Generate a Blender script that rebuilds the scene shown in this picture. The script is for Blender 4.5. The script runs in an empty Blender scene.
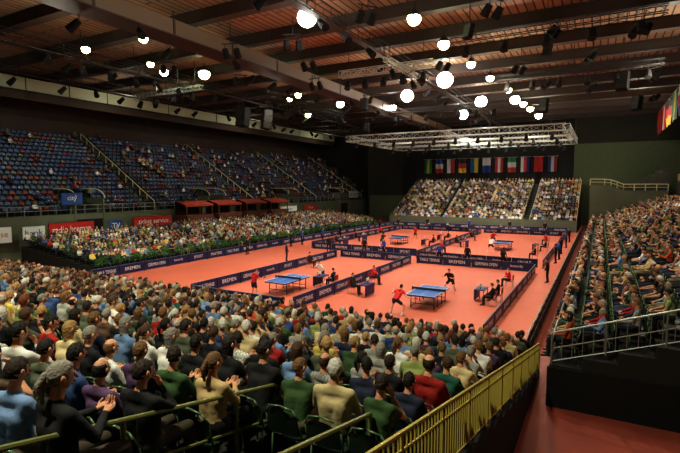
import bpy, math, random
import numpy as np
from mathutils import Vector, Matrix, Euler
random.seed(7); rng=random.Random(11)
SC=bpy.context.scene; COL=SC.collection
V=Vector

# ------------------------------------------------------------------ materials
def lin(c):
    r=[]
    for v in c[:3]:
        v=v/255.0
        r.append(v/12.92 if v<=0.04045 else ((v+0.055)/1.055)**2.4)
    return (r[0],r[1],r[2],1.0)
MATS={}
def mat(name,col,rough=0.6,metal=0.0,emis=0.0,noise=0.0,nscale=2.0):
    if name in MATS: return MATS[name]
    m=bpy.data.materials.new(name); m.use_nodes=True
    nt=m.node_tree; b=nt.nodes['Principled BSDF']
    b.inputs['Base Color'].default_value=lin(col); b.inputs['Roughness'].default_value=rough
    b.inputs['Metallic'].default_value=metal
    if emis>0:
        b.inputs['Emission Color'].default_value=lin(col); b.inputs['Emission Strength'].default_value=emis
        m.cycles.emission_sampling='NONE'
    if noise>0:
        g=nt.nodes.new('ShaderNodeNewGeometry'); n=nt.nodes.new('ShaderNodeTexNoise')
        n.inputs['Scale'].default_value=nscale; n.inputs['Detail'].default_value=4
        nt.links.new(g.outputs['Position'],n.inputs['Vector'])
        mr=nt.nodes.new('ShaderNodeMapRange'); mr.inputs['From Min'].default_value=.3; mr.inputs['From Max'].default_value=.7
        mr.inputs['To Min'].default_value=1-noise; mr.inputs['To Max'].default_value=1+noise
        nt.links.new(n.outputs['Fac'],mr.inputs['Value'])
        vm=nt.nodes.new('ShaderNodeVectorMath'); vm.operation='SCALE'; vm.inputs[0].default_value=lin(col)[:3]
        nt.links.new(mr.outputs['Result'],vm.inputs['Scale']); nt.links.new(vm.outputs['Vector'],b.inputs['Base Color'])
    MATS[name]=m; return m
def inst_mat(name,attr,rough=0.8,pattern=False,bump=0):
    m=bpy.data.materials.new(name); m.use_nodes=True; nt=m.node_tree; b=nt.nodes['Principled BSDF']
    b.inputs['Roughness'].default_value=rough
    a=nt.nodes.new('ShaderNodeAttribute'); a.attribute_type='INSTANCER'; a.attribute_name=attr
    src=a.outputs['Color']
    tc=nt.nodes.new('ShaderNodeTexCoord')
    if pattern:
        p=nt.nodes.new('ShaderNodeAttribute'); p.attribute_type='INSTANCER'; p.attribute_name='pat'
        ch=nt.nodes.new('ShaderNodeTexChecker'); ch.inputs['Scale'].default_value=36
        ch.inputs['Color1'].default_value=(1,1,1,1); ch.inputs['Color2'].default_value=(.5,.52,.5,1)
        nt.links.new(tc.outputs['Object'],ch.inputs['Vector'])
        mx=nt.nodes.new('ShaderNodeMix'); mx.data_type='RGBA'; mx.blend_type='MULTIPLY'
        nt.links.new(p.outputs['Fac'],mx.inputs[0]); nt.links.new(src,mx.inputs[6]); nt.links.new(ch.outputs['Color'],mx.inputs[7])
        src=mx.outputs[2]
    if bump:
        nz=nt.nodes.new('ShaderNodeTexNoise'); nz.inputs['Scale'].default_value=9 if pattern else 30; nz.inputs['Detail'].default_value=3
        nt.links.new(tc.outputs['Object'],nz.inputs['Vector'])
        bp=nt.nodes.new('ShaderNodeBump'); bp.inputs['Strength'].default_value=bump; bp.inputs['Distance'].default_value=.03
        nt.links.new(nz.outputs['Fac'],bp.inputs['Height']); nt.links.new(bp.outputs['Normal'],b.inputs['Normal'])
    nt.links.new(src,b.inputs['Base Color']); MATS[name]=m; return m

M_black=mat('black_cloth',(16,16,16),.9); M_dark=mat('dark_painted_metal',(30,31,30),.6)
M_steel=mat('galvanised_steel',(150,155,150),.4,.6); M_white=mat('white_paint',(225,225,220),.5)
M_alu=mat('aluminium_truss',(190,196,190),.4,.3)

# ------------------------------------------------------------------ mesh builder
class MB:
    def __init__(s): s.v=[];s.f=[];s.m=[];s.mats=[]
    def mi(s,m):
        if m not in s.mats: s.mats.append(m)
        return s.mats.index(m)
    def add(s,vs,fs,m):
        o=len(s.v); k=s.mi(m) if not isinstance(m,int) else m
        s.v.extend([tuple(v) for v in vs])
        for f in fs: s.f.append(tuple(i+o for i in f)); s.m.append(k)
    def box(s,a,b,m,R=None,c=None):
        x0,y0,z0=a;x1,y1,z1=b
        vs=[V(p) for p in [(x0,y0,z0),(x1,y0,z0),(x1,y1,z0),(x0,y1,z0),(x0,y0,z1),(x1,y0,z1),(x1,y1,z1),(x0,y1,z1)]]
        if R is not None:
            c=V(c) if c is not None else V((0,0,0)); vs=[R@v+c for v in vs]
        s.add(vs,[(0,3,2,1),(4,5,6,7),(0,1,5,4),(1,2,6,5),(2,3,7,6),(3,0,4,7)],m)
    def cyl(s,p,q,r,m,r2=None,n=8,caps=True):
        p=V(p);q=V(q); r2=r if r2 is None else r2
        d=(q-p); 
        if d.length<1e-6: return
        d.normalize(); u=d.orthogonal().normalized(); w=d.cross(u)
        vs=[]
        for c,rr in((p,r),(q,r2)):
            for i in range(n):
                a=2*math.pi*i/n; vs.append(c+(u*math.cos(a)+w*math.sin(a))*rr)
        fs=[(i,(i+1)%n,n+(i+1)%n,n+i) for i in range(n)]
        if caps: fs+= [tuple(range(n-1,-1,-1)),tuple(range(n,2*n))]
        s.add(vs,fs,m)
    def path(s,pts,r,m,n=8):
        for a,b in zip(pts[:-1],pts[1:]): s.cyl(a,b,r,m,n=n)
        for p in pts[1:-1]: s.ball(p,(r,r,r),m,6,4)
    def ball(s,c,r,m,nu=12,nv=8,fn=None,R=None):
        vs=[];c=V(c)
        for j in range(nv+1):
            th=math.pi*j/nv
            for i in range(nu):
                ph=2*math.pi*i/nu
                p=V((math.sin(th)*math.cos(ph),math.sin(th)*math.sin(ph),math.cos(th)))
                if fn: p=fn(p)
                q=V((p.x*r[0],p.y*r[1],p.z*r[2]))
                if R is not None: q=R@q
                vs.append(c+q)
        fs=[(j*nu+i,(j+1)*nu+i,(j+1)*nu+(i+1)%nu,j*nu+(i+1)%nu) for j in range(nv) for i in range(nu)]
        s.add(vs,fs,m)
    def capsule(s,p1,r1,p2,r2,m,n=10,k=3):
        p1=V(p1);p2=V(p2);d=p2-p1
        L=d.length
        d=d/L if L>1e-6 else V((0,0,1)); u=d.orthogonal().normalized(); w=d.cross(u)
        rings=[]
        for j in range(k+1):
            a=math.pi/2*(1-j/k); rings.append((p1-d*r1*math.sin(a),r1*math.cos(a)))
        for j in range(k+1):
            a=math.pi/2*j/k; rings.append((p2+d*r2*math.sin(a),r2*math.cos(a)))
        vs=[]
        for c,r in rings:
            r=max(r,1e-4)
            for i in range(n):
                a=2*math.pi*i/n; vs.append(c+(u*math.cos(a)+w*math.sin(a))*r)
        R=len(rings)
        fs=[(j*n+i,j*n+(i+1)%n,(j+1)*n+(i+1)%n,(j+1)*n+i) for j in range(R-1) for i in range(n)]
        fs+=[tuple(range(n-1,-1,-1)),tuple((R-1)*n+i for i in range(n))]
        s.add(vs,fs,m)
    def mesh(s,name,smooth=False):
        me=bpy.data.meshes.new(name); me.from_pydata(s.v,[],s.f)
        for m in s.mats: me.materials.append(m)
        me.polygons.foreach_set('material_index',s.m)
        if smooth: me.polygons.foreach_set('use_smooth',[True]*len(s.f))
        me.update(); return me
    def obj(s,name,loc=(0,0,0),rz=0,smooth=False):
        o=bpy.data.objects.new(name,s.mesh(name,smooth)); o.location=loc; o.rotation_euler=(0,0,rz); COL.objects.link(o); return o
def place(me,name,loc,rz=0,sc=1):
    o=bpy.data.objects.new(name,me); o.location=loc; o.rotation_euler=(0,0,rz); o.scale=(sc,sc,sc); COL.objects.link(o); return o

_tc={}
def text_geo(t):
    if t in _tc: return _tc[t]
    cu=bpy.data.curves.new('lettering','FONT'); cu.body=t; cu.resolution_u=2; cu.align_x='CENTER'; cu.align_y='CENTER'
    ob=bpy.data.objects.new('lettering',cu); COL.objects.link(ob)
    dg=bpy.context.evaluated_depsgraph_get(); dg.update()
    me=bpy.data.meshes.new_from_object(ob.evaluated_get(dg))
    vs=[tuple(v.co) for v in me.vertices]; fs=[tuple(p.vertices) for p in me.polygons]
    bpy.data.objects.remove(ob); bpy.data.meshes.remove(me)
    xs=[v[0] for v in vs]; ys=[v[1] for v in vs]
    w=max(xs)-min(xs);h=max(ys)-min(ys);cx=(max(xs)+min(xs))/2;cy=(max(ys)+min(ys))/2
    _tc[t]=([((x-cx)/h,(y-cy)/h) for x,y,_ in vs],fs,w/h); return _tc[t]
def put_text(mb,t,c,right,up,h,m,maxw=None,off=0.0):
    vs,fs,asp=text_geo(t); c=V(c);r=V(right).normalized();u=V(up).normalized();n=r.cross(u)
    sx=h if not maxw or asp*h<=maxw else maxw/asp
    mb.add([c+n*off+r*(x*sx)+u*(y*h) for x,y in vs],fs,m)

# ------------------------------------------------------------------ people
def remesh(caps,voxel,sm=2):
    mb=MB(); dm=M_black
    for c in caps: mb.capsule(c[0],c[1],c[2],c[3],dm)
    o=mb.obj('body_tmp'); md=o.modifiers.new('r','REMESH'); md.mode='VOXEL'; md.voxel_size=voxel
    s=o.modifiers.new('s','SMOOTH'); s.iterations=sm; s.factor=.5
    dg=bpy.context.evaluated_depsgraph_get(); dg.update()
    me=bpy.data.meshes.new_from_object(o.evaluated_get(dg))
    n=len(me.vertices); co=np.empty(n*3); me.vertices.foreach_get('co',co); co=co.reshape(-1,3)
    fs=[tuple(p.vertices) for p in me.polygons]
    old=o.data; bpy.data.objects.remove(o); bpy.data.meshes.remove(old); bpy.data.meshes.remove(me)
    fc=np.array([co[list(f)].mean(0) for f in fs]) if fs else np.zeros((0,3))
    best=np.full(len(fs),1e9); lab=np.zeros(len(fs),int)
    for c in caps:
        a=np.array(c[0]);b=np.array(c[2]);d=b-a;L=max(d@d,1e-9)
        t=np.clip(((fc-a)@d)/L,0,1); dist=np.linalg.norm(fc-(a+t[:,None]*d),axis=1)-(c[1]+(c[3]-c[1])*t)
        k=dist<best; best[k]=dist[k]; lab[k]=c[4]
    return co,fs,lab
SH,PA,SK,HA,SO,EY,LI,WH=range(8)
def add_head(mb,c,R,mats,style,hi):
    nu,nv=(22,16) if hi else (10,7)
    def hd(p):
        q=p.copy()
        if p.z<0: q.x*=1+.30*p.z; q.y=q.y*(1+.12*p.z)+(-p.z)*.10
        if p.y>0: q.y*=.93
        return q
    mb.ball(c,(.076,.096,.112),mats[SK],nu,nv,hd,R)
    def pos(x,y,z): return c+R@V((x,y,z))
    mb.capsule(pos(0,.088,.008),.009,pos(0,.106,-.026),.014,mats[SK],6,2)
    for sx in(-1,1):
        mb.ball(pos(.031*sx,.083,.006),(.013,.008,.008),mats[WH],6,4,None,R)
        mb.ball(pos(.031*sx,.089,.006),(.006,.005,.006),mats[EY],6,4,None,R)
        mb.ball(pos(.082*sx,-.004,-.005),(.012,.021,.034),mats[SK],6,5,None,R)
        if hi: mb.capsule(pos(.018*sx,.091,.027),.004,pos(.046*sx,.083,.027),.004,mats[HA],5,2)
    mb.ball(pos(0,.089,-.058),(.024,.008,.007),mats[LI],8,4,None,R)
    if style=='bald':
        def hf(p):
            k=1.05 if (p.z<.7 and p.z>-.5 and p.y<.2) else .88
            return p*k
    elif style=='long':
        def hf(p):
            if p.y>.45 and p.z<.45: return p*.85
            if p.z<0:
                z=max(p.z*1.75,-1.4-.12*math.sin(p.x*14)); s=math.sqrt(max(0,1-p.z*p.z)); g=max(s,.78)/max(s,.05)
                return V((p.x*min(g,6)*(1.06-.05*p.z),min(p.y*min(g,6),.35)-.04,z))
            return p*1.09
    else:
        def hf(p):
            face=(p.y>.35 and p.z<.50) or (p.z<-.48) or (p.y>0.15 and p.z<-.05) or (abs(p.x)>.8 and p.z<-.1)
            k=1.075+.03*math.sin(p.x*9+p.y*7)*math.sin(p.z*8)
            return p*(.86 if face else k)
    mb.ball(c,(.078,.099,.114),mats[HA],nu,nv,hf,R)
    if style=='pony':
        mb.capsule(pos(0,-.10,.03),.028,pos(0,-.14,-.04),.034,mats[HA],8,2); mb.capsule(pos(0,-.14,-.04),.034,pos(0,-.125,-.17),.014,mats[HA],8,2)
def add_hand(mb,w,d,nrm,side,mats,seg=5,grip=False):
    w=V(w); d=V(d).normalized(); l=d.cross(V(nrm)); 
    if l.length<.1: l=d.orthogonal()
    l.normalize(); n=l.cross(d).normalized()*-1
    for i in(-1,0,1): mb.capsule(w,.022,w+d*.075+l*.022*i,.015,mats[SK],seg,2)
    for i,L in enumerate((.068,.078,.074,.056)):
        b=w+d*.082+l*.0205*(i-1.5); k=.9 if grip else .35
        m1=b+(d+n*k).normalized()*L*.5; m2=m1+(d*(1-k)+n*(k+.5)).normalized()*L*.45
        mb.capsule(b,.0095,m1,.009,mats[SK],seg,2); mb.capsule(m1,.009,m2,.007,mats[SK],seg,2)
    b=w+d*.025+l*.026*side; e=b+(d*.6+l*side*.6+n*.4).normalized()*.04
    mb.capsule(b,.013,e,.010,mats[SK],seg,2); mb.capsule(e,.010,e+(d*.8+n*.3).normalized()*.03,.008,mats[SK],seg,2)
def person(name,J,mats,style='short',voxel=.02,shorts=False,sleeve=True,fem=False,hi=True,racket=None,headrot=(0,0,0),longsl=True):
    g=lambda k:V(J[k]); caps=[]
    def C(a,ra,b,rb,l): caps.append((tuple(a),ra,tuple(b),rb,l))
    pel=(g('hipL')+g('hipR'))/2; sh=(g('shL')+g('shR'))/2; ch=pel.lerp(sh,.66)
    lat=(g('shR')-g('shL')).normalized(); hl=(g('hipR')-g('hipL')).normalized()
    cw=.075 if not fem else .055
    C(g('hipL'),.112,g('hipR'),.112,PA)
    C(pel-hl*.055,.110 if not fem else .10,ch-lat*cw,.115 if not fem else .105,SH); C(pel+hl*.055,.110 if not fem else .10,ch+lat*cw,.115 if not fem else .105,SH)
    C(ch-lat*.08,.105,ch+lat*.08,.105,SH); C(g('shL'),.058,g('shR'),.058,SH)
    C(ch-lat*.08,.09,g('shL')-V((0,0,.01)),.058,SH); C(ch+lat*.08,.09,g('shR')-V((0,0,.01)),.058,SH)
    up=(g('neck')-sh)
    C(g('shL').lerp(sh,.25),.05,sh+up*.5,.056,SH); C(g('shR').lerp(sh,.25),.05,sh+up*.5,.056,SH)
    C(g('neck'),.052,g('head')-V((0,0,.05)),.050,SK)
    for s in'LR':
        S,E,W=g('sh'+s),g('el'+s),g('wr'+s)
        if longsl: C(S,.058,E,.045,SH); C(E,.045,W,.033,SH)
        else:
            mid=S.lerp(E,.55); C(S,.060,mid,.054,SH); C(mid,.045,E,.040,SK); C(E,.040,W,.027,SK)
        H,K,A,T=g('hip'+s),g('kn'+s),g('an'+s),g('to'+s)
        if shorts:
            mid=H.lerp(K,.55); C(H,.098,mid,.088,PA); C(mid,.070,K,.056,SK)
            C(K,.056,K.lerp(A,.35),.056,SK); C(K.lerp(A,.35),.056,K.lerp(A,.8),.036,SK); C(K.lerp(A,.8),.037,A,.038,WH)
        else: C(H,.095,K,.064,PA); C(K,.064,A,.048,PA)
        C(A-V((0,0,.02)),.042,T,.034,SO)
        d=(T-A).normalized(); d.z=0; C(A-d*.05-V((0,0,.03)),.035,T,.03,SO)
    co,fs,lab=remesh(caps,voxel)
    mb=MB(); mb.mats=list(mats)
    mb.v=[tuple(c) for c in co]; mb.f=list(fs); mb.m=[int(x) for x in lab]
    R=Euler(headrot).to_matrix()
    add_head(mb,g('head'),R,mats,style,hi)
    for s,sd in(('L',1),('R',-1)):
        W=g('wr'+s); d=g('hd'+s)-W if 'hd'+s in J else W-g('el'+s)
        add_hand(mb,W,d,(0,0,-1) if abs(d.normalized().z)<.8 else (0,1,0),sd,mats,5 if hi else 4,grip=(racket==s))
        if racket==s:
            d=d.normalized(); p=W+d*.07; 
            mb.capsule(p,.014,p+d*.10,.013,mats[HA],6,2)
            u=d.orthogonal().normalized(); w=d.cross(u); cc=p+d*.18
            RM=Matrix((d,u,w)).transposed()
            mb.ball(cc,(.082,.076,.008),mats[LI],14,6,None,RM)
    return mb.mesh(name,True)
def seated_J(lean=0.,arms='thigh',fem=False,legs=0):
    sw=.180 if not fem else .155
    y=-.06+lean
    J=dict(hipL=(-.085,0,.56),hipR=(.085,0,.56),shL=(-sw,y,1.0),shR=(sw,y,1.0),neck=(0,y+.01,1.10),head=(0,y+.045,1.24))
    J.update(knL=(-.12-legs*.06,.44,.53),knR=(.12+legs*.06,.44,.53),anL=(-.12,.46-legs*.1,.09),anR=(.12,.46+legs*.05,.09),toL=(-.13,.62-legs*.1,.04),toR=(.13,.62+legs*.05,.04))
    for s,k in(('L',-1),('R',1)):
        if arms=='thigh': e=(k*.24,y+.10,.76);w=(k*.13,y+.34,.69);h=(k*.10,y+.42,.66)
        elif arms=='cross': e=(k*.24,y+.10,.77);w=(-k*.04,y+.24,.85+.03*k);h=(-k*.14,y+.23,.87)
        elif arms=='clap': e=(k*.22,y+.14,.78);w=(k*.06,y+.34,.84);h=(k*.02,y+.41,.88)
        else:
            if s=='R': e=(.19,y+.24,.82);w=(.06,y+.20,1.04);h=(.03,y+.19,1.12)
            else: e=(-.24,y+.10,.78);w=(-.05,y+.30,.76);h=(.04,y+.33,.76)
        J['el'+s]=e;J['wr'+s]=w;J['hd'+s]=h
    return J
def stand_J(crouch=0,lean=0,spread=.12,rarm=None,larm=None):
    hz=.92-crouch
    y=lean
    J=dict(hipL=(-.09,-lean*.3,hz),hipR=(.09,-lean*.3,hz),shL=(-.18,y,hz+.49-abs(lean)*.3),shR=(.18,y,hz+.49-abs(lean)*.3),neck=(0,y+.03,hz+.58-abs(lean)*.32),head=(0,y+.08,hz+.71-abs(lean)*.35))
    J.update(knL=(-spread-.03,.02+crouch*.9,.50-crouch*.25),knR=(spread+.03,.02+crouch*.9,.50-crouch*.25),anL=(-spread-.06,-.03,.09),anR=(spread+.06,-.03,.09),toL=(-spread-.09,.13,.04),toR=(spread+.09,.13,.04))
    z=J['shL'][2]
    J['elL']=(-.26,y+.02,z-.28);J['wrL']=(-.25,y+.14,z-.50);J['hdL']=(-.25,y+.18,z-.58)
    J['elR']=(.26,y+.02,z-.28);J['wrR']=(.25,y+.14,z-.50);J['hdR']=(.25,y+.18,z-.58)
    if rarm: J['elR'],J['wrR'],J['hdR']=rarm
    if larm: J['elL'],J['wrL'],J['hdL']=larm
    return J

m_shirt=inst_mat('spectator_shirt','shirt',.85,True,.5);m_pants=inst_mat('spectator_trousers','pants',.9)
m_skin=inst_mat('spectator_skin','skin',.55);m_hair=inst_mat('spectator_hair','hair',.7,False,.9)
m_shoe=mat('shoe_leather',(30,26,24),.5);m_eye=mat('iris_dark',(25,18,14),.2);m_lip=mat('lips',(160,80,72),.5);m_ew=mat('eye_white',(225,220,215),.3)
IM=[m_shirt,m_pants,m_skin,m_hair,m_shoe,m_eye,m_lip,m_ew]
def variant_coll(name,specs,voxel,hi):
    c=bpy.data.collections.new(name)
    for i,(lean,arms,fem,style,legs,hr) in enumerate(specs):
        me=person('%s_%02d'%(name,i),seated_J(lean,arms,fem,legs),IM,style,voxel,fem=fem,hi=hi,headrot=hr,longsl=(i%3!=1))
        o=bpy.data.objects.new('%s_%02d'%(name,i),me); c.objects.link(o)
    return c
specs=[(0,'thigh',False,'short',0,(0,0,0)),(.10,'cross',False,'short',1,(-.1,0,.35)),(.02,'chin',False,'short',0,(-.05,0,-.2)),
 (.0,'thigh',True,'long',0,(0,.05,.25)),(.14,'thigh',False,'short',1,(-.25,0,-.45)),(.05,'clap',True,'pony',0,(0,0,-.3)),
 (-.03,'cross',False,'bald',1,(.05,0,.1)),(.08,'chin',True,'short',0,(-.15,.1,.5)),(.02,'thigh',False,'short',0,(0,0,.15)),(.05,'thigh',True,'short',0,(-.1,0,-.1)),
 (.12,'cross',True,'long',0,(-.1,0,-.35)),(.0,'clap',False,'short',1,(0,0,.6))]
CH=variant_coll('seated_spectator',specs,.02,True)
CL=variant_coll('seated_spectator_far',specs[:6],.045,False)
def seat_mesh(name,hi):
    mb=MB(); ms=inst_mat('seat_plastic_'+name,'shirt',.45); mf=mat('seat_frame',(104,132,98),.4,.4)
    n=6 if hi else 3
    vs=[];fs=[]
    for j in range(n+1):
        t=j/n
        for i in range(n+1):
            u=i/n*2-1; vs.append((u*.22,-.2+t*.42,.445-.02*(1-u*u)-.02*math.sin(t*math.pi)-(.03 if t==1 else 0)))
    k=n+1
    fs=[(j*k+i,j*k+i+1,(j+1)*k+i+1,(j+1)*k+i) for j in range(n) for i in range(n)]
    mb.add(vs,fs,ms); mb.add([(a,b,c-.02) for a,b,c in vs],[f[::-1] for f in fs],ms)
    vs=[]
    for j in range(n+1):
        t=j/n
        for i in range(n+1):
            u=i/n*2-1; w=.22*(1-.25*max(0,t-.6)/.4)
            vs.append((u*w,-.23-.07*t-.03*(1-u*u),.50+t*.32-(.06*u*u if t==1 else 0)))
    mb.add(vs,[f[::-1] for f in fs],ms); mb.add([(a,b-.02,c) for a,b,c in vs],fs,ms)
    if hi:
        pts=[(-.235,-.22,.46),(-.235,-.28,.72),(-.17,-.315,.84),(0,-.325,.87),(.17,-.315,.84),(.235,-.28,.72),(.235,-.22,.46)]
        mb.path([V(p) for p in pts],.012,mf,6)
        for x in(-.2,.2):
            mb.cyl((x,.15,.43),(x,.19,0),.012,mf,n=6); mb.cyl((x,-.2,.45),(x,-.24,0),.012,mf,n=6)
    else: mb.cyl((0,0,.43),(0,-.05,0),.03,mf,n=5)
    return mb.mesh(name,True)
def one_coll(name,me):
    c=bpy.data.collections.new(name); c.objects.link(bpy.data.objects.new(name,me)); return c
SHI=one_coll('stadium_seat',seat_mesh('near_seat',True)); SLO=one_coll('stadium_seat_far',seat_mesh('far_seat',False))

def gn_instances(name,pts,coll):
    me=bpy.data.meshes.new(name); me.from_pydata([p['pos'] for p in pts],[],[]); n=len(pts)
    a=me.attributes.new('vid','INT','POINT'); a.data.foreach_set('value',[p['vid'] for p in pts])
    a=me.attributes.new('irot','FLOAT_VECTOR','POINT'); a.data.foreach_set('vector',np.array([(0,0,p['rot']) for p in pts],dtype=np.float32).ravel())
    a=me.attributes.new('iscl','FLOAT_VECTOR','POINT'); a.data.foreach_set('vector',np.array([p['scl'] for p in pts],dtype=np.float32).ravel())
    a=me.attributes.new('pat','FLOAT','POINT'); a.data.foreach_set('value',[p.get('pat',0) for p in pts])
    for k in('shirt','pants','skin','hair'):
        a=me.attributes.new(k,'FLOAT_COLOR','POINT'); a.data.foreach_set('color',np.array([p.get(k,(0.1,.1,.1,1)) for p in pts],dtype=np.float32).ravel())
    o=bpy.data.objects.new(name,me); COL.objects.link(o)
    ng=bpy.data.node_groups.new(name+'_scatter','GeometryNodeTree')
    ng.interface.new_socket('Geometry',in_out='INPUT',socket_type='NodeSocketGeometry'); ng.interface.new_socket('Geometry',in_out='OUTPUT',socket_type='NodeSocketGeometry')
    N=ng.nodes;L=ng.links; gi=N.new('NodeGroupInput');go=N.new('NodeGroupOutput');ip=N.new('GeometryNodeInstanceOnPoints');ci=N.new('GeometryNodeCollectionInfo')
    ci.inputs['Collection'].default_value=coll; ci.inputs['Separate Children'].default_value=True; ci.inputs['Reset Children'].default_value=True
    def na(nm,t):
        x=N.new('GeometryNodeInputNamedAttribute'); x.data_type=t; x.inputs['Name'].default_value=nm
        return [s for s in x.outputs if s.enabled and s.name=='Attribute'][0]
    ip.inputs['Pick Instance'].default_value=True
    L.new(gi.outputs[0],ip.inputs['Points']);L.new(ci.outputs[0],ip.inputs['Instance'])
    L.new(na('vid','INT'),ip.inputs['Instance Index']);L.new(na('irot','FLOAT_VECTOR'),ip.inputs['Rotation']);L.new(na('iscl','FLOAT_VECTOR'),ip.inputs['Scale'])
    L.new(ip.outputs[0],go.inputs[0]); md=o.modifiers.new('scatter','NODES'); md.node_group=ng; return o
SHIRTS=[((24,25,30),16),((35,42,66),10),((50,75,125),7),((120,150,195),8),((228,228,224),14),((160,160,155),7),((90,98,80),8),((60,88,50),6),((150,162,100),4),((165,36,30),4),((195,80,48),2),((190,165,120),4),((95,72,55),4),((215,196,150),4),((40,92,80),3),((222,200,100),2),((90,64,100),2)]
HAIRS=[((44,30,22),9),((76,52,34),8),((120,88,54),6),((175,138,88),5),((150,144,136),8),((205,202,194),6),((26,20,18),5),((120,60,36),1)]
PANTS=[((28,30,40),6),((45,58,90),5),((70,62,50),3),((20,20,20),4),((130,120,95),2)]
def pick(T): 
    s=sum(w for _,w in T); r=rng.random()*s
    for c,w in T:
        r-=w
        if r<=0: return c
    return T[0][0]
def jit(c,j=.15):
    k=1+rng.uniform(-j,j); c=lin(c); return (c[0]*k,c[1]*k,c[2]*k,1)
def person_pt(pos,rot,nv,shirts=SHIRTS,big=1.0):
    s=rng.uniform(.93,1.06)*big
    return dict(pos=pos,rot=rot+rng.uniform(-.2,.2),scl=(s*rng.uniform(.96,1.08),s,s),vid=rng.randrange(nv),shirt=jit(pick(shirts)),pants=jit(pick(PANTS)),hair=jit(pick(HAIRS)),skin=jit((214,156,124),.2),pat=1 if rng.random()<.1 else 0)
def seat_pt(pos,rot,col,s=1): return dict(pos=pos,rot=rot,scl=(s,s,s),vid=0,shirt=jit(col,.1))

# ------------------------------------------------------------------ room shell
m_floor=mat('hall_floor_red',(158,80,66),.35,noise=.15,nscale=.6)
m_court=mat('court_mat_terracotta',(196,100,76),.55,noise=.06,nscale=.4)
mb=MB(); mb.box((-66,-8,-.3),(20,106,0),m_floor); mb.obj('floor')
mb=MB(); mb.box((-32.6,20.3,0.0),(-2.4,77.2,.02),m_court); mb.obj('court_sports_mat')
mc=bpy.data.materials.new('ceiling_timber_boards'); mc.use_nodes=True; nt=mc.node_tree; b=nt.nodes['Principled BSDF']; b.inputs['Roughness'].default_value=.7
g=nt.nodes.new('ShaderNodeNewGeometry'); mp=nt.nodes.new('ShaderNodeMapping'); mp.inputs['Rotation'].default_value=(0,0,math.radians(90))
br=nt.nodes.new('ShaderNodeTexBrick'); br.inputs['Color1'].default_value=lin((170,138,108)); br.inputs['Color2'].default_value=lin((146,116,92)); br.inputs['Mortar'].default_value=lin((50,36,30))
br.inputs['Scale'].default_value=1; br.inputs['Brick Width'].default_value=6; br.inputs['Row Height'].default_value=.6; br.inputs['Mortar Size'].default_value=.06
nt.links.new(g.outputs['Position'],mp.inputs['Vector']);nt.links.new(mp.outputs['Vector'],br.inputs['Vector']);nt.links.new(br.outputs['Color'],b.inputs['Base Color'])
mb=MB(); mb.box((-66,-8,20.0),(20,106,20.4),mc); mb.obj('ceiling')
m_wall=mat('concrete_wall_dim',(98,104,86),.8,noise=.12,nscale=.5)
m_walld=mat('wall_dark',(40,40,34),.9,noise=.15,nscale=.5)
m_brown=mat('gallery_brown',(62,48,38),.8,noise=.15,nscale=.5)
for nm,a,b_,m in [('wall_left',(-66.3,-8,0),(-66,106,20),m_brown),('wall_right',(20,-8,0),(20.3,106,20),m_walld),('wall_far',(-66,106,0),(20,106.3,20),m_walld),('wall_near',(-66,-8.3,0),(20,-8,20),m_walld)]:
    mb=MB(); mb.box(a,b_,m); mb.obj(nm)
m_beam=mat('roof_beam_brown',(58,44,37),.6); m_duct=mat('duct_painted',(108,90,72),.5); m_cat=mat('catwalk_dark',(52,46,40),.6)
for k in range(17):
    y=2+k*6.2; mb=MB(); mb.box((-66,y-.22,19.1),(20,y+.22,20),m_beam); mb.box((-66,y-.4,19.02),(20,y+.4,19.1),m_beam)
    for x in range(-64,20,3): mb.box((x,y-.25,19.1),(x+.06,y+.25,19.95),m_cat)
    mb.obj('roof_beam')
for x,z,w,h in [(-27.5,17.4,.9,1.1),(-16.5,17.8,.3,.6),(-40,17.8,.4,.6),(-50,17.8,.3,.5)]:
    mm=m_duct if w>.5 else m_cat
    mb=MB()
    if w>.5:
        mb.box((x-w,-6,z),(x+w,94,z+h),mm); mb.box((x-w-.15,-6,z-.08),(x+w+.15,94,z),m_beam)
        for y in range(0,94,6): mb.box((x-w-.04,y,z),(x+w+.04,y+.15,z+h+.05),m_beam)
    else:
        mb.box((x-w,-6,z-.06),(x+w,94,z),mm)
        for s in(-1,1):
            for zz in(z+.5,z+.95): mb.cyl((x+s*w,-6,zz),(x+s*w,94,zz),.035,mm,n=5)
            for y in range(0,94,2): mb.cyl((x+s*w,y,z),(x+s*w,y,z+.95),.025,mm,n=4)
    for y in range(0,94,6): mb.cyl((x-w,y,z),(x-w,y,19),.04,M_dark,n=5); mb.cyl((x+w,y,z),(x+w,y,19),.04,M_dark,n=5)
    for y in range(6,90,4):
        yy=y+rng.uniform(-1,1); q=rng.choice((-1,1))
        mb.cyl((x+q*w,yy,z-.08),(x+q*w,yy,z-.4),.03,M_dark,n=5); mb.cyl((x+q*w,yy,z-.45),(x+q*(w+.6),yy-.3,z-1.0),.2,M_black,r2=.28,n=10)
    mb.obj('ventilation_duct' if w>.5 else 'lighting_catwalk')
m_fas=mat('fascia_light_grey',(180,186,158),.6)
mb=MB(); mb.box((-57.4,-4,17.6),(-57,100,19.0),m_fas); mb.box((-57.5,-4,17.5),(-56.8,100,17.6),M_dark); mb.box((-57.5,-4,16.6),(-57.1,100,17.5),m_brown); 
for y in range(0,100,5): mb.box((-57.0,y,17.6),(-56.95,y+.08,19.0),M_dark)
mb.obj('hanging_gallery_fascia')  # free-hanging fascia beam in front of the gallery, not a wall

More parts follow.
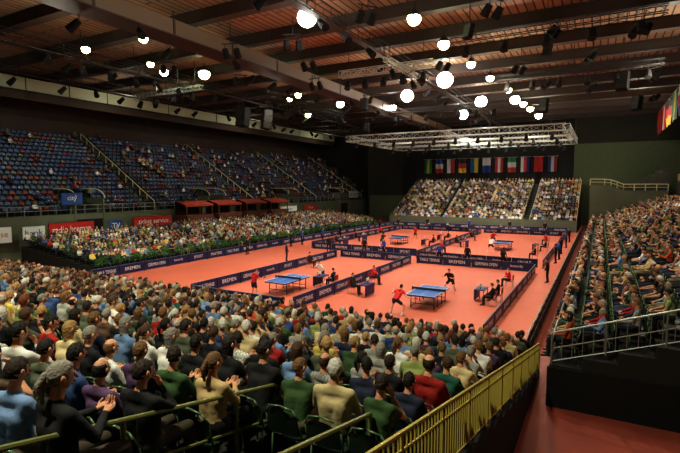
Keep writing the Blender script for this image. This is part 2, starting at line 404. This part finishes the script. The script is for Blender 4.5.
# ------------------------------------------------------------------ stands
m_step=mat('stand_step_concrete',(70,70,64),.85,noise=.15); m_stepd=mat('stand_step_dark',(34,34,32),.85)
people_hi=[];people_near=[];seats_near=[];people_lo=[];seats_lo=[];seats_r=[]
def rail(name,pts,h,m,posts=True,r=.025,mid=(.5,),bars=0,panel=None,mb=None):
    own=mb is None
    if own: mb=MB()
    pts=[V(p) for p in pts]; up=V((0,0,1))
    mb.path([p+up*h for p in pts],r,m)
    for k in mid: mb.path([p+up*h*k for p in pts],r*.7,m,6)
    for a,b in zip(pts[:-1],pts[1:]):
        L=(b-a).length; n=max(1,round(L/1.5))
        if posts:
            for i in range(n+1): p=a.lerp(b,i/n); mb.cyl(p,p+up*h,r,m,n=6)
        if bars:
            n=max(1,round(L/bars))
            for i in range(n+1): p=a.lerp(b,i/n); mb.cyl(p+up*.08,p+up*h,r*.5,m,n=4)
            mb.cyl(a+up*.1,b+up*.1,r*.6,m,n=5)
        if panel: mb.add([a,b,b+up*h*.85,a+up*h*.85],[(0,1,2,3)],panel)
    return mb.obj(name) if own else None
m_rail=mat('stair_rail_olive',(136,138,88),.4,.2); m_raily=mat('fence_rail_yellowgreen',(206,190,98),.4,.1); m_raillight=mat('stair_rail_cream',(210,202,160),.4)
mb=MB()
for i in range(18):
    y=17.6-.95*i; z=.15+.22*i
    mb.box((-46,y-.5,0),(-1.7,y+.45,z),m_stepd)
    x=-2.3
    while x>max(-45.5,-2.6*y-9):
        if not(y<5.0 and x>-4.1):
            seats_near.append(seat_pt((x,y-.12,z),0,(34,56,42),1.1))
            if rng.random()<.93: people_near.append(person_pt((x+rng.uniform(-.06,.06),y-.12,z),0,12,big=1.12))
        x-=.62
zf=lambda y:.15+.22*(17.6-y)/.95
rail('',[(-1.75,1.5,zf(1.5)),(-1.75,18.1,zf(18.1)+.1)],1.0,m_raily,bars=.13,mid=(.8,),mb=mb)
rail('',[(-3.95,1.2,zf(1.2)),(-3.95,6.0,zf(6.0))],.98,m_rail,r=.028,mb=mb)
rail('',[(-2.35,1.6,zf(1.6)),(-2.35,5.0,zf(5.0))],.98,m_rail,r=.028,mb=mb)
mb.obj('grandstand_near')
rail('front_railing',[(-45,18.25,0),(-1.75,18.25,0)],.75,M_dark,panel=M_black)
mb=MB()
for i in range(13):
    x=-35.2-.85*i; z=.2+.1*i
    mb.box((x-.45,23,0),(x+.4,77,z),m_stepd)
    y=23.4
    while y<76.6:
        if min(abs(y-38),abs(y-56))>.7:
            seats_lo.append(seat_pt((x,y,z),-math.pi/2,(40,60,50)))
            if rng.random()<.88: people_lo.append(person_pt((x,y,z),-math.pi/2,6))
        y+=.56
mb.obj('grandstand_left_lower')
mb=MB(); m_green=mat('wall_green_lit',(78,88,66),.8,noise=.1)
aisles=[22,40,59,78,98]
for i in range(18):
    x=-48.6-.82*i; z=4.0+.52*i
    mb.box((x-.42,8,max(0,z-2)),(x+.41,104,z),m_stepd)
    for ya in aisles: mb.box((x-.1,ya-.5,z-.02),(x+.41,ya+.5,z+.25),m_step)
    y=8.5
    while y<103.5:
        if min(abs(y-a) for a in aisles)>.8 and not(i<4 and min(abs(y-a) for a in (31,50,69,88))<1.8):
            sc=rng.choice([(66,84,130),(66,84,130),(60,74,104),(60,78,120),(120,44,40),(90,92,94)])
            seats_lo.append(seat_pt((x,y,z),-math.pi/2,sc,1.1))
            occ=.08 if y<45 else .2
            if rng.random()<occ: people_lo.append(person_pt((x,y,z),-math.pi/2,6))
        y+=.62
mb.box((-63.5,8,12.0),(-63.2,104,15.5),m_brown)
for ya in aisles: rail('',[(-63,ya,13.1),(-48.6,ya,4.1)],1.0,m_raillight,r=.06,mid=(),mb=mb)
mb.box((-48.1,8,0),(-47.8,104,4.0),m_wall)
rail('',[(-47.9,8,4.0),(-47.9,104,4.0)],.9,M_steel,r=.04,mb=mb)
for ya in (31,50,69,88):
    mb.box((-51.6,ya-1.7,2),(-47.7,ya-1.5,5.6),m_wall); mb.box((-51.6,ya+1.5,2),(-47.7,ya+1.7,5.6),m_wall); mb.box((-51.7,ya-1.7,2),(-51.5,ya+1.7,5.6),M_black)
    mb.box((-47.78,ya-1.4,1.0),(-47.72,ya+1.4,3.4),M_black)  # flat black panels paint in the shade of the entrance openings
    for s in(-1,1):
        pts=[V((-51.5,ya+s*1.6,6.6))]+[V((-49.5+2*math.sin(a),ya+s*1.6,5.6+1.0*math.cos(a))) for a in (0,.4,.8,1.2,1.57)]
        mb.path(pts,.06,m_raillight)
mb.obj('grandstand_left_upper')
mb=MB()
for i in range(18):
    y=79.5+.8*i; z=1.0+.36*i
    mb.box((-33.5,y-.4,0),(-3.0,y+.42,z),m_stepd)
    x=-33
    while x<-3.3:
        if abs(x+10.3)>.7 and abs(x+24)>.5:
            seats_lo.append(seat_pt((x,y,z),math.pi,(120,120,110)))
            if rng.random()<.9: people_lo.append(person_pt((x,y,z),math.pi,6,shirts=SHIRTS+[((225,225,220),16),((200,180,150),10)]))
        x+=.56
    mb.box((-10.8,y-.4,z),(-9.8,y-.1,z+.18),m_step)
mb.box((-33.5,78.9,0),(-3,79.0,1.7),m_wall)
for xa in(-33.4,-10.9,-9.7,-3.1): rail('',[(xa,79.2,1.0),(xa,93.2,7.1)],1.0,m_raillight if xa>-12 else M_steel,r=.04,mb=mb)
mb.obj('grandstand_far')
mb=MB()
for i in range(10):
    x=-.75+.92*i; z=1.3+.335*i
    mb.box((x-.45,15.6,0),(x+.47,78,z),m_stepd)
    y=16.3
    while y<77:
        if min(abs(y-30),abs(y-46),abs(y-62))>.6:
            seats_r.append(seat_pt((x,y,z),math.pi/2,(50,56,50),1.1))
            if rng.random()<.8: people_hi.append(person_pt((x,y+rng.uniform(-.06,.06),z),math.pi/2,12,big=1.12))
        y+=.68
mb.box((-1.25,15.5,0),(7.9,15.6,1.25),M_black)
rail('',[(-1.15,15.65,1.3),(7.6,15.65,4.4)],1.0,M_steel,r=.03,bars=.3,mb=mb)
rail('',[(-1.15,15.6,1.3),(-1.15,78,1.3)],.8,M_steel,r=.03,mb=mb)
mb.obj('grandstand_right')
rail('court_side_fence',[(-2.3,18.6,0),(-2.3,77,0)],1.05,M_steel,r=.03,panel=M_black)

gn_instances('near_stand_spectators',people_near,CH)
gn_instances('right_stand_spectators',people_hi,CH)
gn_instances('distant_spectators',people_lo,CL)
gn_instances('near_stand_seats',seats_near,SHI)
gn_instances('right_stand_seats',seats_r,SHI)
gn_instances('distant_stand_seats',seats_lo,SLO)

mb=MB(); mb.box((-1.5,80,0),(8.3,80.3,6.3),m_wall)
mb.add([(-1.5,80,6.3),(2.8,80,6.3),(1.2,80,6.95),(-1.5,80,7.1),(-1.5,80.3,6.3),(2.8,80.3,6.3),(1.2,80.3,6.95),(-1.5,80.3,7.1)],[(0,1,2,3),(7,6,5,4),(3,2,6,7),(1,5,6,2),(0,3,7,4)],m_wall)
for i in range(6): mb.box((3+i*.9,80.4,5.8),(3.9+i*.9,92,6.8+i*.5),m_step)
rail('',[(-1.5,80.1,7.1),(.4,80.1,7.05),(1.2,80.1,6.95),(2.0,80.1,6.65),(2.8,80.1,6.3),(8.2,80.1,6.3)],.9,m_raillight,r=.07,mb=mb)
mb.obj('corner_podium')
mb=MB(); mb.box((9,16,0),(9.3,79,7.6),m_walld)
for i in range(8): mb.box((9.3+i*.9,16,6),(10.2+i*.9,79,7.2+.5*i),m_stepd)
rail('',[(9.15,16,7.6),(9.15,79,7.6)],.9,m_raillight,r=.05,mb=mb)
mb.obj('balcony_right')
mb=MB(); mb.box((-37,95,0),(-4.5,95.4,19),M_black); mb.obj('wall_far_curtain')
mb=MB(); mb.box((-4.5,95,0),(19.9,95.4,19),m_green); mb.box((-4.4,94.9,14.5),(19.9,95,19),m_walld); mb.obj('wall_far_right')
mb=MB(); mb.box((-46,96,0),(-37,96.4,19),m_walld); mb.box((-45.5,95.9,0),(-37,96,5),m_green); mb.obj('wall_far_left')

# ------------------------------------------------------------------ flags
def flag(mb,c,right,w,h,cols,vert=False):
    c=V(c);r=V(right).normalized();n=r.cross(V((0,0,1)));N=12
    K=len(cols)
    for k,cc in enumerate(cols):
        m=mat('flag_%d_%d_%d'%cc,tuple(int(q*.68) for q in cc),.8)
        vs=[];fs=[]
        for j in range(2):
            for i in range(N+1):
                u=i/N; 
                if vert: x=(k+u)/K-.5; z=j-.5 
                else: x=u-.5; z=.5-(k+j)/K
                vs.append(c+r*(x*w)+V((0,0,z*h))+n*(.12*math.sin(x*9+z*3)))
        fs=[(i,i+1,N+2+i,N+1+i) for i in range(N)]
        mb.add(vs,fs,m)
FL=[((0,140,70),(240,220,60),(0,140,70)),((20,60,150),(235,235,235),(200,30,40)),((235,235,235),(200,30,40)),((30,30,30),(200,30,30),(230,190,40)),((0,110,180),(235,210,50)),((230,230,230),(30,80,170)),((200,40,40),(235,235,235),(200,40,40)),((60,140,90),(235,235,235),(210,50,40)),((240,240,240),(220,40,50),(30,60,140)),((200,30,30),(200,30,30)),((30,60,140),(220,220,220),(160,40,40))]
for i in range(11):
    mb=MB(); x=-31.5+i*2.35; c=FL[i%11]; flag(mb,(x,94.5,11.0),(1,0,0),1.5,2.8,c,vert=i%2==0); mb.cyl((x-1,94.5,12.45),(x+1,94.5,12.45),.04,M_steel,n=6); mb.obj('hanging_flag')
for i in range(7):
    mb=MB(); y=52+i*5.6; c=FL[(i*3+2)%11]; flag(mb,(7.2,y,16.4),(0,1,0),4.2,3.4,c,vert=i%2==1); mb.cyl((7.2,y-2.2,18.15),(7.2,y+2.2,18.15),.05,M_steel,n=6); mb.obj('hanging_flag')

# ------------------------------------------------------------------ advertising
def ad(name,c,right,w,h,bg,txt,tc,d=.08):
    mb=MB(); c=V(c);r=V(right).normalized();up=V((0,0,1));n=r.cross(up)
    R=Matrix((r,n,up)).transposed(); mb.box((-w/2,-d,-h/2),(w/2,0,h/2),bg,R,c)
    mb.box((-w/2-.04,-d-.02,-h/2-.04),(w/2+.04,-.02-d,h/2+.04),M_steel,R,c)
    put_text(mb,txt,c,r,up,h*.5,tc,w*.85,.02)
    return mb.obj(name)
mred=mat('banner_red',(190,40,32),.6);mblue=mat('banner_blue',(40,80,150),.6);mwh=mat('banner_white',(220,225,225),.6);mnav=mat('banner_navy',(20,32,88),.5)
tW=mat('lettering_white',(240,240,240),.6);tB=mat('lettering_blue',(30,60,140),.6);tR=mat('lettering_red',(190,30,30),.6)
XL=-46.6
def adL(y,z,w,h,bg,t,tc,x=XL): ad('advertising_banner',(x,y,z),(0,1,0),w,h,bg,t,tc)
adL(28.3,2.6,4.6,1.3,mred,'radio bremen',tW); adL(33.2,2.6,1.6,1.1,mblue,'TV',tW); adL(38.2,2.8,5.4,1.1,mred,'ticket service',tW)
adL(24.6,2.5,2.0,1.2,mwh,'bank',tB); adL(66,3.1,5,.9,mwh,'bremen',tB); adL(73,3.1,4,.9,mred,'forum',tW)
adL(20.9,2.5,3.5,1.4,mwh,'sparkasse',tR)
adL(29,5.6,2.2,1.2,mblue,'city',tW,-47.6); adL(92,5.2,4,1.4,mwh,'arena',tB,-47.6)
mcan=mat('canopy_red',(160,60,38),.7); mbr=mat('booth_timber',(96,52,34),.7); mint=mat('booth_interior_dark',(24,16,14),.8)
for y in(44.5,50.2,56,61.8):
    mb=MB(); x0=-47.4;x1=-45.4
    mb.add([(x0,y-2.3,5.0),(x0,y+2.3,5.0),(x1,y+2.5,4.55),(x1,y-2.5,4.55),(x1,y-2.5,4.3),(x1,y+2.5,4.3)],[(0,3,2,1),(3,4,5,2)],mcan)
    mb.box((x0,y-2.3,2.6),(x1+.1,y+2.3,3.2),mbr)
    for yy in(y-2.2,y,y+2.2): mb.box((x1-.1,yy-.05,2.6),(x1,yy+.05,4.5),mbr)
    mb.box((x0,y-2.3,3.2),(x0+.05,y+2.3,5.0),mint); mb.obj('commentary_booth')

# ------------------------------------------------------------------ court barriers
m_bar=mat('barrier_navy',(10,34,86),.5); m_bart=mat('barrier_top_rail',(100,116,146),.5)
WORDS=['TABLE TENNIS','BREMEN','GERMAN OPEN','butterfly','SPORT','MASTERS']
def barrier(p,q,name='court_barrier'):
    p=V(p);q=V(q);L=(q-p).length;n=max(1,round(L/2.33));d=(q-p)/L;w=L/n;up=V((0,0,1));nn=d.cross(up)
    mb=MB(); R=Matrix((d,nn,up)).transposed()
    for i in range(n):
        c=p+d*(w*(i+.5))
        mb.box((-w/2+.03,-.012,.04),(w/2-.03,.012,.74),m_bar,R,c)
        mb.box((-w/2+.02,-.02,.73),(w/2-.02,.02,.76),m_bart,R,c)
        for s in(-1,1):
            mb.box((s*(w/2-.04)-.02,-.02,0),(s*(w/2-.04)+.02,.02,.74),M_dark,R,c)
            mb.box((s*(w/2-.2)-.02,-.22,0.0),(s*(w/2-.2)+.02,.22,.03),M_steel,R,c)
        t=WORDS[i%6]
        put_text(mb,t,c+up*.40+nn*.02,d,up,.26,tW,w*.75); put_text(mb,t,c+up*.40-nn*.02,-d,up,.26,tW,w*.75)
    return mb.obj(name,(0,0,.02))
barrier((-14.6,21,0),(-14.6,39.4,0)); barrier((-14.2,39.7,0),(-4.5,39.7,0)); barrier((-4.3,20.8,0),(-4.3,39.4,0)); 
barrier((-22.2,20.8,0),(-22.2,39.4,0)); barrier((-22,39.8,0),(-14.9,39.8,0))
barrier((-32.3,20.8,0),(-32.3,76.8,0))
barrier((-15.2,42.5,0),(-15.2,70,0)); barrier((-4.0,42,0),(-4.0,76.5,0)); barrier((-15,42.2,0),(-4.4,42.2,0))
barrier((-28,71,0),(-15.4,71,0)); barrier((-15,71,0),(-4.4,71,0)); barrier((-28,44,0),(-28,70.6,0)); barrier((-27.6,43.6,0),(-15.6,43.6,0)); barrier((-32,77,0),(-4,77,0))
barrier((-22,20.6,0),(-14.9,20.6,0))

# ------------------------------------------------------------------ tables
m_tt=mat('table_blue',(52,98,172),.4); m_net=mat('net_dark',(30,50,60),.8)
def tt_mesh():
    mb=MB(); W,L,H=1.525/2,2.74/2,.76
    mb.box((-W,-L,H-.03),(W,-.01,H),m_tt); mb.box((-W,.01,H-.03),(W,L,H),m_tt)
    for a,b in[((-W,-L),(-W+.025,L)),((W-.025,-L),(W,L)),((-W,-L),(W,-L+.025)),((-W,L-.025),(W,L)),((-.004,-L),(.004,L))]:
        mb.box((a[0],a[1],H),(b[0],b[1],H+.003),tW)
    mb.box((-W+.03,-L+.05,H-.09),(W-.03,-L+.09,H-.03),M_dark); mb.box((-W+.03,L-.09,H-.09),(W-.03,L-.05,H-.03),M_dark)
    for s in(-1,1): mb.box((s*(W-.06)-.02,-L+.05,H-.09),(s*(W-.06)+.02,L-.05,H-.03),M_dark)
    for sy in(-1,1):
        for sx in(-1,1):
            mb.cyl((sx*.62,sy*1.0,H-.05),(sx*.62,sy*1.0,.03),.025,M_dark); mb.cyl((sx*.62,sy*.35,H-.05),(sx*.62,sy*.35,.03),.02,M_dark)
            mb.cyl((sx*.62,sy*1.0,.1),(sx*.62,sy*.3,.1),.02,M_dark)
            mb.cyl((sx*.62-.02,sy*1.0,.04),(sx*.62+.02,sy*1.0,.04),.04,M_black)
        mb.cyl((-.62,sy*1.0,.25),(.62,sy*1.0,.25),.02,M_dark)
    mb.box((-W-.15,-.004,H+.01),(W+.15,.004,H+.15),m_net); mb.box((-W-.15,-.008,H+.14),(W+.15,.008,H+.155),tW)
    for s in(-1,1): mb.box((s*(W+.15)-.02,-.02,H-.06),(s*(W+.15)+.02,.02,H+.16),M_dark)
    return mb.mesh('table_tennis_table')
TT=tt_mesh()
TABLES=[(-8.5,25.9),(-17.7,24.9),(-9.1,53.2),(-21,52.6)]
for t in TABLES: place(TT,'table_tennis_table',(t[0],t[1],.02),sc=1.08)

# ------------------------------------------------------------------ players
sk=mat('skin',(214,158,128),.55); hd=mat('hair_dark',(36,26,20),.7); hb=mat('hair_brown',(90,62,38),.7); sh=mat('sports_shoe_white',(225,225,225),.5); rub=mat('racket_rubber_red',(180,24,24),.6)
def pm(shirt,pants,hair=hd,shoe=sh): return [shirt,pants,sk,hair,shoe,m_eye,rub,m_ew]
cR=mat('shirt_red',(205,30,34),.8);cK=mat('shirt_black',(22,22,28),.8);cW=mat('shirt_white',(225,225,225),.8);cN=mat('shorts_navy',(24,26,50),.8);cB=mat('shirt_blue',(40,80,170),.8)
def ready(): return stand_J(.16,.22,.26,rarm=((.33,.28,.98),(.28,.52,1.05),(.26,.62,1.08)),larm=((-.33,.24,.95),(-.22,.48,1.0),(-.2,.56,1.02)))
def reach(): return stand_J(.18,.30,.30,rarm=((.42,.22,.93),(.62,.38,.85),(.70,.44,.85)),larm=((-.38,.16,1.0),(-.50,.36,1.12),(-.54,.44,1.15)))
me1=person('p1',reach(),pm(cR,cN),'short',.016,shorts=True,longsl=False,racket='R')
me2=person('p2',ready(),pm(cK,cN),'short',.016,shorts=True,longsl=False,racket='R')
me3=person('p3',stand_J(.03,.05,.14,rarm=((.30,.16,1.10),(.24,.40,1.12),(.22,.5,1.13))),pm(cR,cN,hb),'short',.016,shorts=True,longsl=False,racket='R')
me4=person('p4',ready(),pm(cW,cK),'short',.016,shorts=True,longsl=False,racket='R')
me5=person('p5',stand_J(),pm(cK,cK,hd,m_shoe),'short',.018)
me6=person('p6',stand_J(0,.02,.08),pm(cB,cK,hb,m_shoe),'short',.018)
me7=person('u1',seated_J(.03,'thigh'),pm(cK,cK,hd,m_shoe),'short',.018)
me8=person('u2',seated_J(.08,'chin'),pm(cR,cK,hb,m_shoe),'short',.018)
PN='table_tennis_player'; z0=.02
def face(p,t): return math.atan2(t[1]-p[1],t[0]-p[0])-math.pi/2
for me,p,t in [(me1,(-9.3,23.0),TABLES[0]),(me2,(-8.2,29.4),TABLES[0]),(me3,(-18.3,22.2),TABLES[1]),(me4,(-17.2,28.3),TABLES[1]),
               (me4,(-9.8,50),TABLES[2]),(me1,(-11.0,57.2),TABLES[2]),(me2,(-21.6,48.9),TABLES[3]),(me3,(-20.4,56.6),TABLES[3])]:
    place(me,PN,(p[0],p[1],z0),face(p,t),1.08)
def desk_mesh():
    mb=MB(); mb.box((-.6,-.3,.70),(.6,.3,.74),mnav); mb.box((-.6,.26,.1),(.6,.30,.70),mnav)
    for x in(-.55,.55):
        for y in(-.25,.22): mb.cyl((x,y,0),(x,y,.7),.02,M_dark,n=6)
    mb.box((-.25,-.02,.74),(-.22,.02,.95),M_dark); mb.box((-.42,-.03,.90),(-.05,.0,1.08),tW); return mb.mesh('desk')
def chair_mesh():
    mb=MB(); mr=mat('chair_red',(150,40,40),.6)
    mb.box((-.22,-.2,.42),(.22,.22,.45),mr); mb.box((-.21,-.27,.55),(.21,-.24,.88),mr)
    for x in(-.2,.2): mb.cyl((x,.2,.42),(x,.22,0.02),.014,M_steel); mb.cyl((x,-.25,.88),(x,-.22,0.02),.014,M_steel)
    return mb.mesh('chair')
DM=desk_mesh();CM=chair_mesh()
def official(me,p,rz,desk=True,nm='umpire'):
    place(me,nm,(p[0],p[1],z0),rz); place(CM,'folding_chair',(p[0],p[1],z0),rz)
    if desk:
        q=Matrix.Rotation(rz,3,'Z')@V((0,.95,0)); place(DM,'umpire_desk',(p[0]+q.x,p[1]+q.y,z0),rz)
e=math.pi/2
official(me7,(-13.6,26.2),-e); official(me8,(-13.7,29.5),-e,False,'seated_coach'); official(me7,(-15.6,27.2),e); 
official(me7,(-5.2,27.2),e,False,'seated_coach'); official(me7,(-5.1,28.4),e); official(me8,(-5.2,33),e,False,'seated_coach')
official(me7,(-14.2,53),-e); official(me7,(-16.6,52),e); official(me7,(-4.9,53.5),e); official(me7,(-26.8,52.5),-e)
official(me8,(-5.4,60),e,False,'seated_coach'); official(me7,(-5.2,47),e,False,'seated_coach')
official(me7,(-14.2,60),-e,False,'seated_coach'); official(me8,(-14.2,47),-e,False,'seated_coach'); official(me7,(-16.6,58),e); official(me8,(-26.8,60),-e,False,'seated_coach'); official(me7,(-26.8,47.5),-e); official(me7,(-21.2,33),-e,False,'seated_coach')
official(me7,(-10,73),math.pi); official(me7,(-13,73),math.pi); official(me7,(-21,73),math.pi); official(me7,(-24,73),math.pi)
for p,r,m in [((-30.8,44),-1.2,me5),((-30.6,46),-1.5,me6),((-30.9,36.5),-1.4,me5),((-3.3,45.5),1.5,me5),((-3.2,48),1.3,me6),((-3.3,52),1.4,me5),((-20.5,42),.3,me5),((-18.5,42.3),2.8,me6),((-10,41),0,me5),((-24.5,41.8),1,me5),((-29.5,62),-1,me6),((-29.6,66),-1,me5),((-3.1,36),1.5,me5),((-12,75),3,me5),((-18,74.5),3,me6),((-25,75),3,me5),((-30.4,55),-1.3,me5),((-30.2,50),-1.6,me6),((-7,74.5),3,me5),((-3.2,58),1.4,me6),((-3.2,64),1.4,me5),((-12.5,41),.4,me6),((-29,72),-2,me5),((-25,35),-.8,me5),((-7,41),-.4,me5)]:
    place(m,'standing_official',(p[0],p[1],z0),r)
# ------------------------------------------------------------------ planters
ml=mat('shrub_leaves',(58,104,48),.6,noise=.3,nscale=4); mpot=mat('planter_box',(70,60,50),.8)
mb=MB()
for k in range(34):
    y=22.5+k*1.5; x=-33.4
    mb.cyl((x,y,0),(x,y,.5),.24,mpot,r2=.30,n=10); mb.cyl((x,y,.5),(x,y,.95),.03,mpot,n=5)
    for j in range(110):
        a=rng.uniform(0,6.28);b=rng.uniform(-.5,1.5);r=rng.uniform(.2,.55)
        c=V((x+math.cos(a)*math.cos(b)*r,y+math.sin(a)*math.cos(b)*r*1.2,1.0+math.sin(b)*r*.9))
        R=Euler((rng.uniform(0,6),rng.uniform(0,6),rng.uniform(0,6))).to_matrix()
        mb.add([c+R@V(p) for p in((-.05,0,0),(0,-.13,.01),(.05,0,0),(0,.13,.01))],[(0,1,2,3)],ml)
mb.obj('potted_shrub_row')

# ------------------------------------------------------------------ trusses
def truss(p,q,w=.5,nm='lighting_truss',m=M_alu,r=.035,hang=True,mb=None,cans=0):
    own=mb is None
    if own: mb=MB()
    p=V(p);q=V(q);d=(q-p);L=d.length;d/=L;up=V((0,0,1)) if abs(d.z)<.9 else V((1,0,0));s=d.cross(up).normalized()
    cs=[s*a*w/2+up*b*w/2 for a,b in((-1,-1),(1,-1),(1,1),(-1,1))]
    for c in cs: mb.cyl(p+c,q+c,r,m,n=6)
    n=max(2,round(L/w/1.6))
    for i in range(n):
        a=p+d*(L*i/n);b=p+d*(L*(i+1)/n)
        for k in range(4):
            c0,c1=cs[k],cs[(k+1)%4]
            if i%2: c0,c1=c1,c0
            mb.cyl(a+c0,b+c1,r*.5,m,n=4)
            if k%2: mb.cyl(a+cs[k],a+cs[(k+1)%4],r*.5,m,n=4)
    for i in range(cans):
        c=p+d*L*(i+.5)/cans-up*(w/2+.1); mb.cyl(c,c-up*.35,.03,M_dark,n=5); mb.cyl(c-up*.35,c-up*.95+s*.3,.2,M_black,r2=.27,n=9)
    if cans:
        k=6*cans; pts=[p+d*L*i/k-up*(w/2+.12+.22*abs(math.sin(math.pi*i/6))) for i in range(k+1)]
        for a,b in zip(pts[:-1],pts[1:]): mb.cyl(a,b,.025,M_black,n=4,caps=False)
    if hang:
        for t in(.1,.5,.9): c=p+d*L*t; mb.cyl(c+up*w/2,V((c.x,c.y,19)),.03,M_dark,n=4)
    if own: mb.obj(nm)
zt=14.0
mb=MB()
for y in(63,70,77,84): truss((-33.5,y,zt),(-4.0,y,zt),.8,r=.04,mb=mb,cans=10)
for x in(-33.5,-19,-4.0): truss((x,63,zt),(x,84,zt),.8,r=.04,mb=mb,hang=False)
mb.obj('lighting_truss')
truss((-20.5,37,16.6),(-12,37,16.6),.55,r=.04,cans=5); truss((-15.3,35,16.9),(-15.3,42,16.9),.4,r=.035,cans=3); truss((-31,40,16.6),(-31,58,16.6),.5,r=.04,m=M_dark,cans=7)
truss((-36,22,16.8),(-36,34,16.8),.4,r=.03,m=M_dark,cans=5); truss((-44,34,16.4),(-34,34,16.4),.4,r=.03,m=M_alu,cans=4)
truss((-9,46,16.8),(4,46,16.8),.4,r=.03,m=M_dark,cans=6); truss((-10,34,17.2),(3,34,17.2),.4,r=.03,m=M_dark,cans=5)
truss((-24,56,16.2),(-10,56,16.2),.4,r=.03,m=M_dark,cans=7)
def speaker(x,y,z,rz,s=1):
    mb=MB()
    for i in range(3):
        R=Euler((.12*i,0,0)).to_matrix(); mb.box((-.55*s,-.4*s,-.3*s),(.55*s,.4*s,.3*s),M_black,R,(0,.08*i,-.62*s*i))
        mb.box((-.5*s,.4*s,-.26*s),(.5*s,.43*s,.26*s),M_dark,R,(0,.08*i,-.62*s*i))
    mb.cyl((0,0,.3*s),(0,0,19-z),.03,M_dark,n=5); mb.obj('hanging_loudspeaker',(x,y,z),rz)
speaker(-37.5,44,15.8,math.pi,1.2); speaker(-35.5,46,15.6,math.pi-.6,1.2); speaker(1.2,46,16.0,math.pi*.9,.8); speaker(-4,40,17.5,2.6,.5); speaker(-8,32,17.3,2.6,.5); speaker(1,28,17.4,2.6,.5); speaker(-30,62,15.8,3.0,.8); speaker(3,60,16.2,2.4,.8); speaker(-23,47,16.2,3.2,.7); speaker(-6,58,16.4,2.8,.8)
def parcan(x,y,z,rz):
    mb=MB()
    for i in(-1,1):
        mb.cyl((i*.45,0,0),(i*.45,.45,-.5),.22,M_black,r2=.28,n=10); mb.cyl((i*.45,0,.05),(i*.45,0,.4),.03,M_dark,n=5)
    mb.cyl((-.7,0,.4),(.7,0,.4),.04,M_dark,n=6); mb.cyl((0,0,.4),(0,0,19-z),.03,M_dark,n=5); mb.obj('stage_spotlight',(x,y,z),rz)
for p in[(-6,30,17.6,1),(-3,36,17.6,1.4),(-1,44,17.4,2),(2,38,17.4,2.5),(3,30,17.4,2),(-6.5,44,17.2,1),(-5,52,17.2,2),(-1,55,17.0,2),(-22,34,17.2,0),(-25,40,17,0),(-34,30,17.4,4),(-31,36,17.2,4),(-42,40,17,4),(-45,52,17,4),(-24,50,17,3),(-13,27,17.5,1),(-20,29,17.4,.5),(4,52,17,2),(5,64,17,2),(-12,40,17.3,1),(-25,28,17.2,.4)]: parcan(*p)
# ------------------------------------------------------------------ lamps
eW=mat('lamp_glow_white',(255,255,246),.4,emis=40); eG=mat('lamp_glow_green',(240,255,190),.4,emis=30)
LAMPS=[(-17.4,26.9,.42,0),(-11.3,30.5,.30,1),(-11.2,36.9,.30,1),(-34.7,35.0,.36,1),(-37.5,32.5,.26,0),(-30.5,24.6,.22,1),(-36.9,24.2,.22,1),(-36.2,29.9,.2,1),(-14.7,49.0,.55,0),(-21.2,55.2,.5,0),(-10.8,44.0,.25,1),(-10.4,50.4,.25,1),(-14.2,63.6,.5,0),(-10.1,64.3,.4,0),(-9.6,67.9,.3,1),(-19.1,73.5,.5,0),(-9.3,72.6,.3,1),(-32.5,48.2,.25,1),(-31.0,56.0,.35,0),(-9,80,.35,0),(-35,50,.22,1),(-9.8,57.5,.25,1),(-26,62,.35,0),(-40,62,.3,1)]
for i,(x,y,r,g_) in enumerate(LAMPS):
    z=17.9;r*=1.5
    mb=MB(); mb.cyl((0,0,r*.3),(0,0,r*.3+.45),r*1.0,M_dark,r2=r*.4,n=18); mb.cyl((0,0,.4),(0,0,1.05),.05,M_dark,n=6)
    mb.ball((0,0,0),(r,r,r*.95),eG if g_ else eW,16,10)
    mb.obj('floodlight',(x,y,z),0,True)
def spot(x,y,z,t,P,ang=120,col=(1,.95,.80),r=.35):
    l=bpy.data.lights.new('floodlight_beam','SPOT'); l.energy=P; l.spot_size=math.radians(ang); l.spot_blend=.7; l.shadow_soft_size=r; l.color=col
    o=bpy.data.objects.new('floodlight_beam',l); o.location=(x,y,z); d=V(t)-V((x,y,z)); o.rotation_euler=d.to_track_quat('-Z','Y').to_euler(); COL.objects.link(o)
def omni(x,y,z,P,col=(1,.91,.72)):
    l=bpy.data.lights.new('lamp_spill','POINT'); l.energy=P; l.shadow_soft_size=.5; l.color=col
    o=bpy.data.objects.new('lamp_spill',l); o.location=(x,y,z); COL.objects.link(o)
for x in(-9,-18,-27):
    for y in(27,42,57,71): spot(x,y,16.0,(x,y,0),5300,88)
for x,y in((-6,1),(-18,3),(-32,8)): spot(x,y,15.5,(x-2,y+9,1),5000,110,(1,.97,.70))
for y in(30,48,66): spot(-36,y,16,(-40,y,1),4400,75,(1,.97,.72))
for y in(30,55,80): spot(-44,y,16.5,(-55,y,8),1300,100,(.92,1,.88))
for y in(24,42,60): spot(-3,y,16,(3,y,2),2800,95,(1,.93,.72))
spot(-18,74,16.5,(-18,88,3),7500,100,(1,.95,.76))
for x,P in((-34,380),(-20,500),(-8,850),(4,1050)):
    for y in(20,45,75): omni(x,y,15.6,P)
for y in(18,40,65,90): omni(-53,y,16.2,300,(1,.98,.8))
omni(1,88,12,330,(.95,1,.7))

w=bpy.data.worlds.new('hall_ambience'); SC.world=w; w.use_nodes=True; w.node_tree.nodes['Background'].inputs[0].default_value=(.02,.022,.018,1)
SC.view_settings.view_transform='Standard'
try: SC.view_settings.look='Medium High Contrast'
except Exception as ex: print('look',ex)
f=470.0
cam=bpy.data.cameras.new('camera');co=bpy.data.objects.new('camera',cam);COL.objects.link(co)
co.location=(0,0,6.8);co.rotation_euler=(math.radians(90-4.8),0,math.radians(29));cam.lens=f/680*36;cam.clip_end=300
SC.camera=co
